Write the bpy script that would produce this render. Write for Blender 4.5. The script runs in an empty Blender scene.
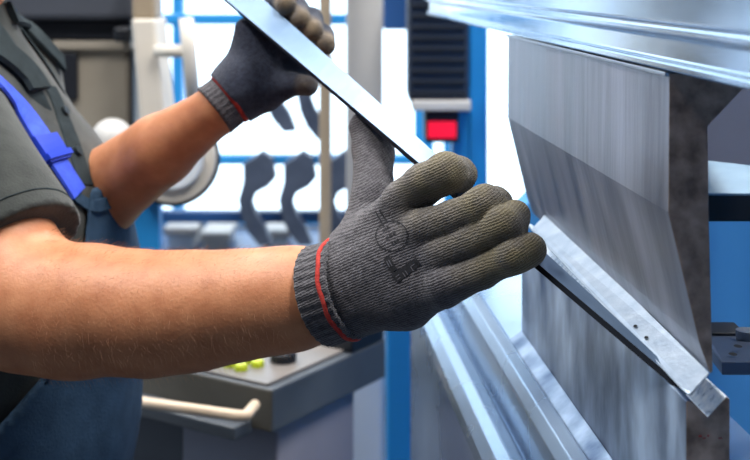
import bpy, bmesh, math, random
import numpy as np
from mathutils import Vector, Matrix
from mathutils.bvhtree import BVHTree
random.seed(4); np.random.seed(4)
S = bpy.context.scene
C = S.collection
F = 1250.0                      # focal length in pixels of the 750x460 frame
CX, HY = 375.0, -22.0           # frame centre column, horizon row
CAM = Vector((0, 0, 1.5))
VPX = 272.0                     # where the machine's long axis vanishes
_l = math.hypot(VPX - CX, F)
AX = Vector(((VPX - CX) / _l, F / _l, 0)); BX = Vector((AX.y, -AX.x, 0))

def P(px, py, d): return Vector(((px - CX) / F * d, d, 1.5 - (py - HY) / F * d))
def Q(px, py, v):               # a point on the plane v metres along the machine axis -> (u, w)
    d = v / (AX.y + AX.x * (px - CX) / F); p = P(px, py, d)
    return (p.dot(BX), p.z)
def W(u, v, w): p = AX * v + BX * u; return Vector((p.x, p.y, w))

# ------------------------------------------------------------------ materials
def lin(c):
    return tuple(((x / 255) / 12.92 if x / 255 <= .04045 else ((x / 255 + .055) / 1.055) ** 2.4) for x in c) + (1,)
def mat(name, c1, c2=None, scale=8, rough=.5, metal=0., bump=0., bscale=None, stretch=(1, 1, 1), detail=4, contrast=.35,
        rough2=None, emit=None, estr=0., sss=0., spec=.5, coat=0., sheen=0., trans=0.):
    m = bpy.data.materials.new(name); m.use_nodes = True
    n, l = m.node_tree.nodes, m.node_tree.links
    b = n['Principled BSDF']
    b.inputs['Base Color'].default_value = lin(c1); b.inputs['Roughness'].default_value = rough
    b.inputs['Metallic'].default_value = metal; b.inputs['Specular IOR Level'].default_value = spec
    b.inputs['Coat Weight'].default_value = coat; b.inputs['Sheen Weight'].default_value = sheen
    b.inputs['Transmission Weight'].default_value = trans
    if sss: b.inputs['Subsurface Weight'].default_value = sss; b.inputs['Subsurface Radius'].default_value = (.012, .005, .003); b.inputs['Subsurface Scale'].default_value = .6
    if emit: b.inputs['Emission Color'].default_value = lin(emit); b.inputs['Emission Strength'].default_value = estr
    if c2 or bump or rough2 is not None:
        tc = n.new('ShaderNodeTexCoord'); mp = n.new('ShaderNodeMapping'); mp.inputs['Scale'].default_value = stretch
        l.new(tc.outputs['Object'], mp.inputs['Vector'])
        nz = n.new('ShaderNodeTexNoise'); nz.inputs['Scale'].default_value = scale; nz.inputs['Detail'].default_value = detail
        l.new(mp.outputs[0], nz.inputs['Vector'])
        r = n.new('ShaderNodeValToRGB'); r.color_ramp.elements[0].position = .5 - contrast / 2; r.color_ramp.elements[1].position = .5 + contrast / 2
        r.color_ramp.elements[0].color = lin(c1); r.color_ramp.elements[1].color = lin(c2 or c1)
        l.new(nz.outputs['Fac'], r.inputs[0]); l.new(r.outputs[0], b.inputs['Base Color'])
        if rough2 is not None:
            mr = n.new('ShaderNodeMapRange'); mr.inputs[1].default_value = .35; mr.inputs[2].default_value = .65
            mr.inputs[3].default_value = rough; mr.inputs[4].default_value = rough2
            l.new(nz.outputs['Fac'], mr.inputs[0]); l.new(mr.outputs[0], b.inputs['Roughness'])
        if bump:
            n2 = n.new('ShaderNodeTexNoise'); n2.inputs['Scale'].default_value = bscale or scale * 5; n2.inputs['Detail'].default_value = 5
            l.new(mp.outputs[0], n2.inputs['Vector'])
            bp = n.new('ShaderNodeBump'); bp.inputs['Strength'].default_value = bump; bp.inputs['Distance'].default_value = .002
            l.new(n2.outputs['Fac'], bp.inputs['Height']); l.new(bp.outputs[0], b.inputs['Normal'])
    return m

def knit_mat(name, c1, c2, dirt, ang, period=.0017):
    """knitted yarn: fine ribs across a direction, mottled yarn colour, soiled where the vertex attribute 'soil' says"""
    m = mat(name, c1, c2, scale=260, rough=.95, detail=3, contrast=.3, spec=.15, sheen=.25)
    n, l = m.node_tree.nodes, m.node_tree.links; b = n['Principled BSDF']
    tc = next(x for x in n if x.type == 'TEX_COORD')
    mp = n.new('ShaderNodeMapping'); mp.inputs['Rotation'].default_value = ang
    l.new(tc.outputs['Object'], mp.inputs['Vector'])
    w = n.new('ShaderNodeTexWave'); w.bands_direction = 'Z'; w.inputs['Scale'].default_value = 2 * math.pi / period / 20
    w.inputs['Distortion'].default_value = 4; w.inputs['Detail'].default_value = 3; w.inputs['Detail Scale'].default_value = 3
    l.new(mp.outputs[0], w.inputs['Vector'])
    w2 = n.new('ShaderNodeTexWave'); w2.bands_direction = 'X'; w2.inputs['Scale'].default_value = 2 * math.pi / period / 20 * .8
    w2.inputs['Distortion'].default_value = 5; w2.inputs['Detail'].default_value = 2; w2.inputs['Detail Scale'].default_value = 4
    l.new(mp.outputs[0], w2.inputs['Vector'])
    ad = n.new('ShaderNodeMath'); ad.operation = 'MULTIPLY_ADD'; l.new(w2.outputs['Fac'], ad.inputs[0]); ad.inputs[1].default_value = .4; l.new(w.outputs['Fac'], ad.inputs[2])
    bp = n.new('ShaderNodeBump'); bp.inputs['Strength'].default_value = .7; bp.inputs['Distance'].default_value = .0009
    l.new(ad.outputs[0], bp.inputs['Height']); l.new(bp.outputs[0], b.inputs['Normal'])
    src = b.inputs['Base Color'].links[0].from_socket
    dk = n.new('ShaderNodeMix'); dk.data_type = 'RGBA'; dk.blend_type = 'MULTIPLY'; dk.inputs[0].default_value = .4
    cr = n.new('ShaderNodeValToRGB'); cr.color_ramp.elements[0].color = (.35, .35, .36, 1); cr.color_ramp.elements[1].color = (1.15, 1.15, 1.15, 1)
    l.new(w.outputs['Fac'], cr.inputs[0]); l.new(src, dk.inputs[6]); l.new(cr.outputs[0], dk.inputs[7])
    at = n.new('ShaderNodeAttribute'); at.attribute_name = 'soil'
    nz = n.new('ShaderNodeTexNoise'); nz.inputs['Scale'].default_value = 60; nz.inputs['Detail'].default_value = 5; l.new(tc.outputs['Object'], nz.inputs['Vector'])
    mu = n.new('ShaderNodeMath'); mu.operation = 'MULTIPLY'; mu.use_clamp = True; l.new(at.outputs['Fac'], mu.inputs[0])
    mr = n.new('ShaderNodeMapRange'); mr.inputs[1].default_value = .35; mr.inputs[2].default_value = .6; mr.inputs[3].default_value = .45; mr.inputs[4].default_value = 1
    l.new(nz.outputs['Fac'], mr.inputs[0]); l.new(mr.outputs[0], mu.inputs[1])
    mx = n.new('ShaderNodeMix'); mx.data_type = 'RGBA'
    dm = n.new('ShaderNodeMix'); dm.data_type = 'RGBA'; dm.blend_type = 'MULTIPLY'; dm.inputs[0].default_value = .45
    dm.inputs[6].default_value = lin(dirt); l.new(cr.outputs[0], dm.inputs[7])
    l.new(mu.outputs[0], mx.inputs[0]); l.new(dk.outputs[2], mx.inputs[6]); l.new(dm.outputs[2], mx.inputs[7])
    l.new(mx.outputs[2], b.inputs['Base Color'])
    return m

M = {}
M['steel'] = mat('ground_steel', (150, 154, 160), (196, 200, 206), scale=9, rough=.3, rough2=.42, metal=1, bump=.12, bscale=60, stretch=(1, 1, .12), contrast=.5)
M['punch'] = mat('brushed_tool_steel', (100, 100, 108), (184, 184, 194), scale=24, rough=.28, rough2=.42, metal=.85, bump=.25, bscale=90, stretch=(1, 1, .12), contrast=.4)
M['die'] = mat('oily_steel_painted_glints', (50, 76, 114), (206, 226, 250), scale=22, rough=.3, rough2=.5, metal=.65, bump=.2, bscale=70, stretch=(1, 1, .5), contrast=.42)  # pale mottle: oil smears plus window reflections painted into the colour
M['rust'] = mat('black_oxide_end', (112, 92, 80), (184, 156, 138), scale=70, rough=.7, metal=.1, bump=.3, bscale=140, contrast=.35)
M['beam'] = mat('bright_beam_steel', (176, 196, 216), (206, 220, 234), scale=4, rough=.1, rough2=.2, metal=.95, bump=.05, bscale=30, stretch=(1, 1, 3))
M['bed'] = mat('bed_steel', (150, 170, 194), (182, 200, 220), scale=5, rough=.2, rough2=.36, metal=.85, bump=.06, bscale=40)
M['bedpaint'] = mat('bed_paint', (120, 138, 160), (140, 156, 176), scale=6, rough=.45, metal=.2)
M['sheet'] = mat('sheet_steel', (112, 138, 168), (136, 160, 188), scale=12, rough=.5, rough2=.58, metal=.6, bump=.03, bscale=60)
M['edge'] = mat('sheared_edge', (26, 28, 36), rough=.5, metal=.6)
M['flange'] = mat('galvanised_flange', (150, 166, 186), (186, 198, 212), scale=60, rough=.42, metal=.5, bump=.2, bscale=260, contrast=.5)
M['hole'] = mat('dark_hole', (20, 24, 30), rough=.9)
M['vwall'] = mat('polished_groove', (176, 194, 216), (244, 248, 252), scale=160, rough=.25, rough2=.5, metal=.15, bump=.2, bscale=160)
M['red'] = mat('red_paint_mark', (150, 40, 48), rough=.6)
M['skin'] = mat('skin', (176, 110, 74), (204, 140, 100), scale=60, rough=.5, bump=.14, bscale=420, sss=.12, contrast=.6)
M['hair'] = mat('arm_hair', (150, 104, 70), rough=.5)
M['headhair'] = mat('dark_hair', (52, 40, 32), (74, 58, 46), scale=90, rough=.7, bump=.4)
M['eye'] = mat('eye_white', (225, 222, 215), rough=.2)
M['iris'] = mat('iris', (60, 50, 42), rough=.2)
M['shirt'] = mat('grey_jersey', (50, 53, 52), (61, 64, 62), scale=60, rough=.92, bump=.25, bscale=500, spec=.2, sheen=.2)
M['collar'] = mat('collar_rib', (32, 40, 43), (42, 51, 55), scale=60, rough=.9, bump=.25, bscale=500, spec=.2)
M['overall'] = mat('blue_workwear', (40, 62, 84), (52, 76, 100), scale=40, rough=.85, bump=.3, bscale=420, spec=.25)
M['strap'] = mat('blue_elastic', (42, 72, 205), (54, 88, 222), scale=80, rough=.7, bump=.3, bscale=600)
M['buckle'] = mat('blue_buckle', (30, 60, 190), rough=.35)
M['button'] = mat('dark_button', (40, 46, 48), rough=.3)
M['boot'] = mat('boot_leather', (30, 28, 26), rough=.5)
M['glove'] = knit_mat('knit_glove', (70, 67, 72), (94, 91, 96), (116, 106, 82), (0, math.radians(28), 0))
M['glove_far'] = knit_mat('knit_glove_shaded', (40, 45, 62), (54, 60, 78), (150, 128, 96), (0, math.radians(50), 0))  # darker copy of the glove yarn; shade under the sheet is in the colour
M['cuffstripe'] = mat('red_yarn', (166, 38, 34), (190, 60, 50), scale=200, rough=.9, bump=.5, bscale=500)
M['print'] = mat('glove_print', (12, 12, 16), (38, 37, 44), scale=420, rough=.85, contrast=.6)
M['blue'] = mat('blue_enamel', (30, 132, 200), (40, 142, 210), scale=5, rough=.4)
M['darkblue'] = mat('dark_blue_enamel', (24, 62, 112), (30, 72, 124), scale=5, rough=.4)
M['backblue'] = mat('machine_blue', (70, 140, 200), (84, 154, 212), scale=4, rough=.35)
M['black'] = mat('black_steel', (18, 22, 30), (28, 32, 40), scale=12, rough=.5, metal=.2)
M['louvre'] = mat('dark_housing', (26, 38, 58), (34, 46, 66), scale=10, rough=.5)
M['cream'] = mat('cream_enamel', (206, 198, 186), (218, 210, 198), scale=6, rough=.5)
M['tan'] = mat('tan_enamel', (150, 134, 112), (164, 148, 126), scale=6, rough=.5)
M['greyenamel'] = mat('grey_enamel', (172, 170, 168), (184, 182, 180), scale=6, rough=.45)
M['beige'] = mat('beige_enamel', (140, 132, 120), (154, 146, 133), scale=5, rough=.55)
M['bgdark'] = mat('slate_enamel', (64, 68, 78), (74, 78, 88), scale=5, rough=.5)
M['bgblack'] = mat('black_band', (16, 20, 30), (24, 28, 38), scale=6, rough=.5)
M['tool'] = mat('blackened_tool', (74, 84, 104), (94, 104, 124), scale=14, rough=.45, metal=.5)
M['console'] = mat('console_grey', (66, 72, 80), (78, 84, 92), scale=8, rough=.45)
M['consoletop'] = mat('console_panel', (112, 106, 102), (126, 120, 116), scale=12, rough=.4)
M['consfront'] = mat('console_front', (78, 74, 66), (88, 84, 76), scale=12, rough=.5)
M['pedestal'] = mat('lilac_grey', (126, 126, 140), (136, 136, 150), scale=6, rough=.5)
M['yellow'] = mat('yellow_green_button', (190, 205, 30), rough=.35)
M['redbtn'] = mat('red_button', (170, 30, 34), rough=.35)
M['rail'] = mat('cream_rail', (222, 196, 168), (232, 208, 182), scale=20, rough=.4)
M['white'] = mat('white_enamel', (214, 220, 228), (224, 230, 236), scale=5, rough=.5)
M['screen'] = mat('red_display', (120, 6, 20), rough=.3, emit=(255, 14, 60), estr=.9)
M['floor'] = mat('concrete', (58, 60, 64), (78, 80, 84), scale=3, rough=.5, bump=.15)
M['wall'] = mat('plaster', (84, 90, 102), (96, 102, 114), scale=3, rough=.8)
M['lowwall'] = mat('blue_grey_panel', (74, 98, 132), (98, 122, 154), scale=6, rough=.6)
M['ceil'] = mat('ceiling_paint', (96, 102, 112), (108, 114, 124), scale=3, rough=.9)
M['lamp'] = mat('lamp_diffuser', (240, 245, 255), emit=(225, 238, 255), estr=5)
M['railsteel'] = mat('pale_rail_steel', (96, 124, 148), (118, 146, 168), scale=20, rough=.4, metal=.2)

# ------------------------------------------------------------------ object helpers
def wloc(o):
    v = Vector(o.location)
    while o.parent: o = o.parent; v = v + Vector(o.location)
    return v
def tag(o, label=None, cat=None, group=None, kind=None):
    if label: o['label'] = label
    if cat: o['category'] = cat
    if group: o['group'] = group
    if kind: o['kind'] = kind
    return o
def thing(name, label, cat, loc, group=None):
    o = bpy.data.objects.new(name, None); C.objects.link(o); o.location = loc; o.empty_display_size = .05
    return tag(o, label, cat, group)
def mesh(name, verts, faces, m, parent=None, smooth=False, bevel=0, seg=2, autosmooth=False, mats=None, fm=None, center=True):
    """verts in world coordinates; stored about the parent's origin (or the mesh's own base)"""
    V = [Vector(v) for v in verts]
    if parent: base = wloc(parent); loc = Vector((0, 0, 0))
    elif center:
        lo = [min(v[i] for v in V) for i in range(3)]; hi = [max(v[i] for v in V) for i in range(3)]
        base = Vector(((lo[0] + hi[0]) / 2, (lo[1] + hi[1]) / 2, lo[2])); loc = base
    else: base = loc = Vector((0, 0, 0))
    me = bpy.data.meshes.new(name)
    me.from_pydata([tuple(v - base) for v in V], [], [tuple(int(i) for i in f) for f in faces]); me.update()
    o = bpy.data.objects.new(name, me); C.objects.link(o); o.location = loc
    if parent: o.parent = parent
    for x in (mats or [m]): me.materials.append(x)
    if fm: me.polygons.foreach_set('material_index', fm)
    b = bmesh.new(); b.from_mesh(me); bmesh.ops.recalc_face_normals(b, faces=b.faces); b.to_mesh(me); b.free()
    if smooth or autosmooth: me.polygons.foreach_set('use_smooth', [True] * len(me.polygons))
    if bevel:
        bv = o.modifiers.new('bevel', 'BEVEL'); bv.width = bevel; bv.segments = seg; bv.limit_method = 'ANGLE'; bv.angle_limit = math.radians(25)
    return o
class MB:
    def __init__(s): s.v = []; s.f = []
    def add(s, v, f):
        n = len(s.v); s.v += [Vector(x) for x in v]; s.f += [tuple(i + n for i in q) for q in f]; return s
    def box(s, c, size, ax=Vector((1, 0, 0)), ay=Vector((0, 1, 0)), az=Vector((0, 0, 1))):
        c = Vector(c); vs = []
        for i in (-1, 1):
            for j in (-1, 1):
                for k in (-1, 1): vs.append(c + ax * (i * size[0] / 2) + ay * (j * size[1] / 2) + az * (k * size[2] / 2))
        return s.add(vs, [(0, 1, 3, 2), (4, 6, 7, 5), (0, 4, 5, 1), (2, 3, 7, 6), (0, 2, 6, 4), (1, 5, 7, 3)])
    def mm(s, lo, hi): return s.box([(a + b) / 2 for a, b in zip(lo, hi)], [b - a for a, b in zip(lo, hi)])
    def prism(s, ring0, ring1):
        n = len(ring0)
        return s.add(list(ring0) + list(ring1), [tuple(range(n - 1, -1, -1)), tuple(range(n, 2 * n))] + [(i, (i + 1) % n, n + (i + 1) % n, n + i) for i in range(n)])
    def tube(s, pts, r, n=12, cap=True):
        pts = [Vector(p) for p in pts]; R = r if isinstance(r, (list, tuple)) else [r] * len(pts)
        rings = []; up = Vector((0, 0, 1))
        for i, p in enumerate(pts):
            t = (pts[min(i + 1, len(pts) - 1)] - pts[max(i - 1, 0)]).normalized()
            a = t.cross(up); a = a.normalized() if a.length > 1e-3 else t.cross(Vector((1, 0, 0))).normalized(); b = t.cross(a)
            rings.append([p + (a * math.cos(2 * math.pi * k / n) + b * math.sin(2 * math.pi * k / n)) * R[i] for k in range(n)])
        return s.loft(rings, True, cap)
    def loft(s, rings, closed=True, cap=True):
        n = len(rings[0]); v = [p for r in rings for p in r]; f = []
        for i in range(len(rings) - 1):
            for k in range(n if closed else n - 1):
                a, b = i * n + k, i * n + (k + 1) % n; f.append((a, b, b + n, a + n))
        if cap and closed: f += [tuple(range(n - 1, -1, -1)), tuple(range((len(rings) - 1) * n, len(rings) * n))]
        return s.add(v, f)
    def make(s, name, m, parent=None, **k): return mesh(name, s.v, s.f, m, parent, **k)

def profile(name, pts, v0, v1, m, parent=None, **k):        # (u, w) outline drawn along the machine axis
    return MB().prism([W(u, v0, w) for u, w in pts], [W(u, v1, w) for u, w in pts]).make(name, m, parent, **k)
def pxbox(px0, py0, px1, py1, d0, d1):                       # a box whose near face fills those pixels at d0
    a = P(px0, py0, d0); b = P(px1, py1, d0)
    return (min(a.x, b.x), d0, min(a.z, b.z)), (max(a.x, b.x), d1, max(a.z, b.z))

# ------------------------------------------------------------------ implicit surfaces
def n3(v): return np.array(v, dtype=float)
def cone(p, a, b, ra, rb, sy=1.0):
    sc = np.array([1, 1 / sy, 1]); a = n3(a) * sc; b = n3(b) * sc; q = p * sc
    ba = b - a; t = np.clip(((q - a) @ ba) / max(ba @ ba, 1e-12), 0, 1)
    return np.linalg.norm(q - a - t[:, None] * ba, axis=1) - (ra + (rb - ra) * t)
def smin(a, b, k):
    h = np.clip(.5 + .5 * (b - a) / k, 0, 1); return b + (a - b) * h - k * h * (1 - h)
def chain(p, pts, k=None, sy=1.0):
    """pts: (position, radius)"""
    d = None
    for (a, ra), (b, rb) in zip(pts[:-1], pts[1:]):
        c = cone(p, a, b, ra, rb, sy); d = c if d is None else (np.minimum(d, c) if not k else smin(d, c, k))
    return d
def ripple(p, s, seed=0):
    r = np.random.RandomState(seed); o = np.zeros(len(p))
    for i in range(7):
        k = r.normal(size=3); k /= np.linalg.norm(k); o += np.sin(p @ k * s * r.uniform(.6, 1.6) + r.uniform(0, 6.3) + 1.5 * np.sin(p @ r.normal(size=3) * s * .5))
    return o / 7
def isosurf(f, lo, hi, h, newton=1):
    lo = n3(lo); hi = n3(hi); N = np.ceil((hi - lo) / h).astype(int) + 1
    V = np.empty(N); B = 16
    nb = -(-N // B)
    ids = np.stack(np.meshgrid(*[np.arange(x) for x in nb], indexing='ij'), -1).reshape(-1, 3)
    cc = lo + (ids * B + (B - 1) / 2) * h
    cv = f(cc); R = h * (B + 1) * .5 * math.sqrt(3) * 1.7
    for i, c in zip(ids, cv):
        s = i * B; e = np.minimum(s + B, N)
        sl = tuple(slice(a, b) for a, b in zip(s, e))
        if abs(c) > R: V[sl] = 1 if c > 0 else -1; continue
        g = np.stack(np.meshgrid(*[np.arange(a, b) for a, b in zip(s, e)], indexing='ij'), -1)
        V[sl] = f((lo + g.reshape(-1, 3) * h)).reshape(g.shape[:3])
    ins = V < 0
    cnt = np.zeros(N - 1, dtype=int)
    for dx in (0, 1):
        for dy in (0, 1):
            for dz in (0, 1): cnt += ins[dx:N[0] - 1 + dx, dy:N[1] - 1 + dy, dz:N[2] - 1 + dz]
    act = np.argwhere((cnt > 0) & (cnt < 8)); idx = -np.ones(N - 1, dtype=int); idx[tuple(act.T)] = np.arange(len(act))
    acc = np.zeros((len(act), 3)); num = np.zeros(len(act))
    cor = [(a, b, c) for a in (0, 1) for b in (0, 1) for c in (0, 1)]
    for A in cor:
        for ax in range(3):
            if A[ax]: continue
            Bc = list(A); Bc[ax] = 1
            va = V[tuple((act + A).T)]; vb = V[tuple((act + Bc).T)]; m = (va < 0) != (vb < 0)
            t = np.where(m, va / np.where(m, va - vb, 1), 0)
            p = np.tile(n3(A), (len(act), 1)); p[:, ax] = t
            acc[m] += p[m]; num[m] += 1
    pts = lo + (act + acc / num[:, None]) * h
    fs = []
    for ax in range(3):
        o1, o2 = [(1, 2), (2, 0), (0, 1)][ax]
        s0 = [slice(1, n - 1) for n in N]; s1 = [slice(1, n - 1) for n in N]
        s0[ax] = slice(0, N[ax] - 1); s1[ax] = slice(1, N[ax])
        a = ins[tuple(s0)]; b = ins[tuple(s1)]; e = np.argwhere(a != b); fl = a[tuple(e.T)]
        e2 = e.copy(); e2[:, o1] += 1; e2[:, o2] += 1
        q = []
        for (x, y) in ((-1, -1), (0, -1), (0, 0), (-1, 0)):
            c = e2.copy(); c[:, o1] += x; c[:, o2] += y; q.append(idx[tuple(c.T)])
        q = np.stack(q, 1); q[~fl] = q[~fl][:, ::-1]; fs.append(q)
    fs = np.concatenate(fs)
    for _ in range(newton):
        e = h * .5; g = np.stack([(f(pts + e * n3(k)) - f(pts - e * n3(k))) / (2 * e) for k in ((1, 0, 0), (0, 1, 0), (0, 0, 1))], 1)
        st = f(pts)[:, None] * g / np.maximum((g * g).sum(1), .25)[:, None]
        ln = np.linalg.norm(st, axis=1, keepdims=True); pts = pts - st * np.minimum(1, .6 * h / np.maximum(ln, 1e-9))
    return pts, fs
def isomesh(name, f, lo, hi, h, m, parent=None, newton=1, **k):
    pts, fs = isosurf(f, lo, hi, h, newton)
    fs = fs[(fs >= 0).all(1)]
    base = wloc(parent) if parent else Vector((0, 0, 0))
    me = bpy.data.meshes.new(name); me.from_pydata((pts - n3(base)).tolist(), [], fs.tolist()); me.update()
    me.polygons.foreach_set('use_smooth', [True] * len(me.polygons)); me.materials.append(m)
    o = bpy.data.objects.new(name, me); C.objects.link(o)
    if parent: o.parent = parent
    return o, pts, fs
class Skinned:                                                # things laid on a surface, found along the line of sight from the photo's station
    def __init__(s, pts, fs): s.b = BVHTree.FromPolygons(pts.tolist(), fs.tolist())
    def at(s, px, py, off=0.0):
        d = (P(px, py, 1) - CAM).normalized(); h = s.b.ray_cast(CAM, d)
        if h[0] is None: return None
        n = h[1] if h[1].dot(d) < 0 else -h[1]; return h[0] + n * off, n
    def near(s, p, off):
        h = s.b.find_nearest(p); n = h[1]
        return h[0] + n * off, n

# ------------------------------------------------------------------ the setting
X0, X1, Y0, Y1, ZC = -3.4, 2.6, -2.6, 4.6, 3.6
def struct(o): o['kind'] = 'structure'; return o
struct(MB().mm((X0, Y0, -.1), (X1, Y1, 0)).make('floor', M['floor']))
struct(MB().mm((X0, Y0, ZC), (X1, Y1, ZC + .1)).make('ceiling', M['ceil']))
struct(MB().mm((X1, Y0, 0), (X1 + .15, Y1, ZC)).make('wall_right', M['wall']))
struct(MB().mm((X0, Y0 - .15, 0), (X1, Y0, ZC)).make('wall_front', M['wall']))
def wall_with_hole(name, axis, pos, th, a0, a1, holes):       # wall in the plane axis=pos, spanning a0..a1, holes (a, b, z0, z1) side by side
    b = MB(); cur = a0
    def put(p, q, z0, z1):
        if q - p < 1e-4 or z1 - z0 < 1e-4: return
        if axis == 'y': b.mm((p, pos, z0), (q, pos + th, z1))
        else: b.mm((pos, p, z0), (pos + th, q, z1))
    for (p, q, z0, z1) in holes:
        put(cur, p, 0, ZC); put(p, q, 0, z0); put(p, q, z1, ZC); cur = q
    put(cur, a1, 0, ZC)
    return struct(b.make(name, M['wall']))
wx = lambda px: (px - CX) / F * Y1
wz = lambda py: 1.5 - (py - HY) / F * Y1
H1 = (wx(146), wx(455), wz(226), 3.0); H2 = (wx(470), wx(585), .12, 3.0); H0 = (-2.7, -.95, .9, 3.0)
wall_with_hole('wall_back', 'y', Y1, .15, X0 - .15, X1 + .15, [H0, H1, H2])
L2 = (.9, 3.9, 1.0, 3.1)
wall_with_hole('wall_left', 'x', X0 - .15, .15, Y0, Y1, [L2])
def window(name, hole, axis, bars_h, bars_v, m, w=.05):
    a, b_, z0, z1 = hole; o = MB()
    def bar(p, q, za, zb):
        if axis == 'y': o.mm((p, Y1 + .03, za), (q, Y1 + .10, zb))
        else: o.mm((X0 - .10, p, za), (X0 - .03, q, zb))
    bar(a, a + w, z0, z1); bar(b_ - w, b_, z0, z1); bar(a + w, b_ - w, z0, z0 + w); bar(a + w, b_ - w, z1 - w, z1)
    for z in bars_h: bar(a + w, b_ - w, z - w / 2, z + w / 2)
    for v in bars_v: bar(v - w / 2, v + w / 2, z0 + w, z1 - w)
    root = struct(o.make(name, m))
    return root
window('window_1', H1, 'y', [wz(20)], [wx(176)], M['blue'], .04)
window('window_2', H2, 'y', [], [], M['blue'], .04)
window('window_3', H0, 'y', [2.2], [-1.8], M['darkblue'])
window('window_4', L2, 'x', [2.05], [1.9, 2.9], M['darkblue'])
struct(MB().mm((wx(140), Y1 - .05, 0), (wx(458), Y1 - .002, wz(229))).make('trim_1', M['lowwall']))

# ------------------------------------------------------------------ press brake
V0 = .70
pb = thing('press_brake', 'large press brake with bright steel upper beam and lower bed', 'press brake', W(.45, 1.0, 0))
q = lambda px, py, v=V0: Q(px, py, v)
uf = q(669, 71)[0]
beam = [q(664, 70.5), q(664, 62), q(670, 60), q(670, 38), q(662, 36), q(660, 30), q(662, 24), q(656, 21), q(661, -50), q(661, -400), (uf + .15, q(661, -400)[1]), (uf + .15, q(669, 70)[1]), (uf + .02, q(669, 70.5)[1])]
profile('upper_beam', beam, .12, 1.80, M['beam'], pb, bevel=.0012)
dz = lambda h: 1.5 - h
bed = [(.2255, dz(.343)), (.2225, dz(.3405)), (.212, dz(.343)), (.206, dz(.352)), (.205, dz(.364)), (.205, dz(.392)),
       (.200, dz(.386)), (.190, dz(.384)), (.180, dz(.388)), (.173, dz(.398)), (.171, dz(.408)), (.171, dz(.52)), (.171, .10), (.36, .10), (.36, dz(.345)), (.2255, dz(.345))]
bed.reverse()
profile('lower_bed', bed, .12, 1.54, M['bed'], pb, bevel=.0012)
profile('bed_foot', [(.19, 0), (.34, 0), (.34, .10), (.19, .10)], .15, 1.5, M['black'], pb)
# blue inside of the machine seen behind the tools
profile('back_panel', [(.62, .1), (.66, .1), (.66, 1.58), (.62, 1.58)], .3, 2.6, M['backblue'], pb)
profile('inner_cover', [(.36, 1.30), (.60, 1.36), (.60, 1.52), (.36, 1.52)], 1.15, 1.2, M['pedestal'], pb, bevel=.002)
for v in (.10, 1.80):
    profile('side_frame', [(.30, 0), (.62, 0), (.62, 2.0), (.45, 2.0), (.45, 1.3), (.40, 1.2), (.30, 1.1)], v - .06 if v < 1 else v, v if v < 1 else v + .06, M['backblue'], pb, bevel=.004)

# punch (upper tool)
pu = thing('punch', 'tall brushed steel punch clamped under the bright upper beam', 'press tool', W(uf, .94, q(669, 372)[1]))
pp = [q(669, 73.5), q(668, 212), q(699, 342), q(709, 371), q(711, 374), q(713, 371), q(709, 210), q(708, 126), q(744, 88), q(744, 75)]
n = len(pp); V1 = V0 * 1.70
vv = [W(u, V0, w) for u, w in pp] + [W(u, V1, w) for u, w in pp]
ff = [tuple(range(n - 1, -1, -1)), tuple(range(n, 2 * n))] + [(i, (i + 1) % n, n + (i + 1) % n, n + i) for i in range(n)]
mesh('blade', vv, ff, None, pu, bevel=.0007, mats=[M['punch'], M['rust']], fm=[1, 1] + [0] * n)
sh = [q(664.5, 72.2), q(664.5, 76.5), q(669, 77), q(669, 72.2)]
profile('mounting_lip', sh, V0 - .0004, V1, M['steel'], pu, bevel=.0005)

# die (lower tool)
VD = .693
qd = lambda px, py: Q(px, py, VD)
dp = [qd(686, 401), qd(692, 401), qd(708, 417), qd(726.5, 396.5), qd(730, 399), (qd(730, 399)[0], dz(.3405)), (qd(686, 399)[0], dz(.3405))]
di = thing('die', 'oily steel V die block clamped on the lower bed', 'press tool', W(dp[0][0] + .01, .93, dz(.3405)))
n = len(dp); V1d = V0 * 1.66
vv = [W(u, VD, w) for u, w in dp] + [W(u, V1d, w) for u, w in dp]
ff = [tuple(range(n - 1, -1, -1)), tuple(range(n, 2 * n))] + [(i, (i + 1) % n, n + (i + 1) % n, n + i) for i in range(n)]
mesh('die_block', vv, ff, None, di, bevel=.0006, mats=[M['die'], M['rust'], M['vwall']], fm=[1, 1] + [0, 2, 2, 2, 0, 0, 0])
b = MB()
for (cx, cy, w, h) in ((700, 436, 3.2, 1.3), (704, 438, 2.6, 1.0), (708, 435.5, 2.0, 1.3), (720, 438, 3.6, .9)):
    u, w_ = qd(cx, cy); s = .7 / F
    b.box(W(u, VD - .0003, w_), (w * s, .0005, h * s), BX, AX)
b.make('paint_mark', M['red'], di)
cl = MB(); u0 = dp[-1][0]
cl.prism([W(u, VD + .01, w) for u, w in [(.2222, dz(.341)), (u0 - .0002, dz(.341)), (u0 - .0002, dz(.3315)), (.2228, dz(.3395))]],
         [W(u, V1d, w) for u, w in [(.2222, dz(.341)), (u0 - .0002, dz(.341)), (u0 - .0002, dz(.3315)), (.2228, dz(.3395))]])
cl.make('clamp_strip', M['die'], di, bevel=.0008)

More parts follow.
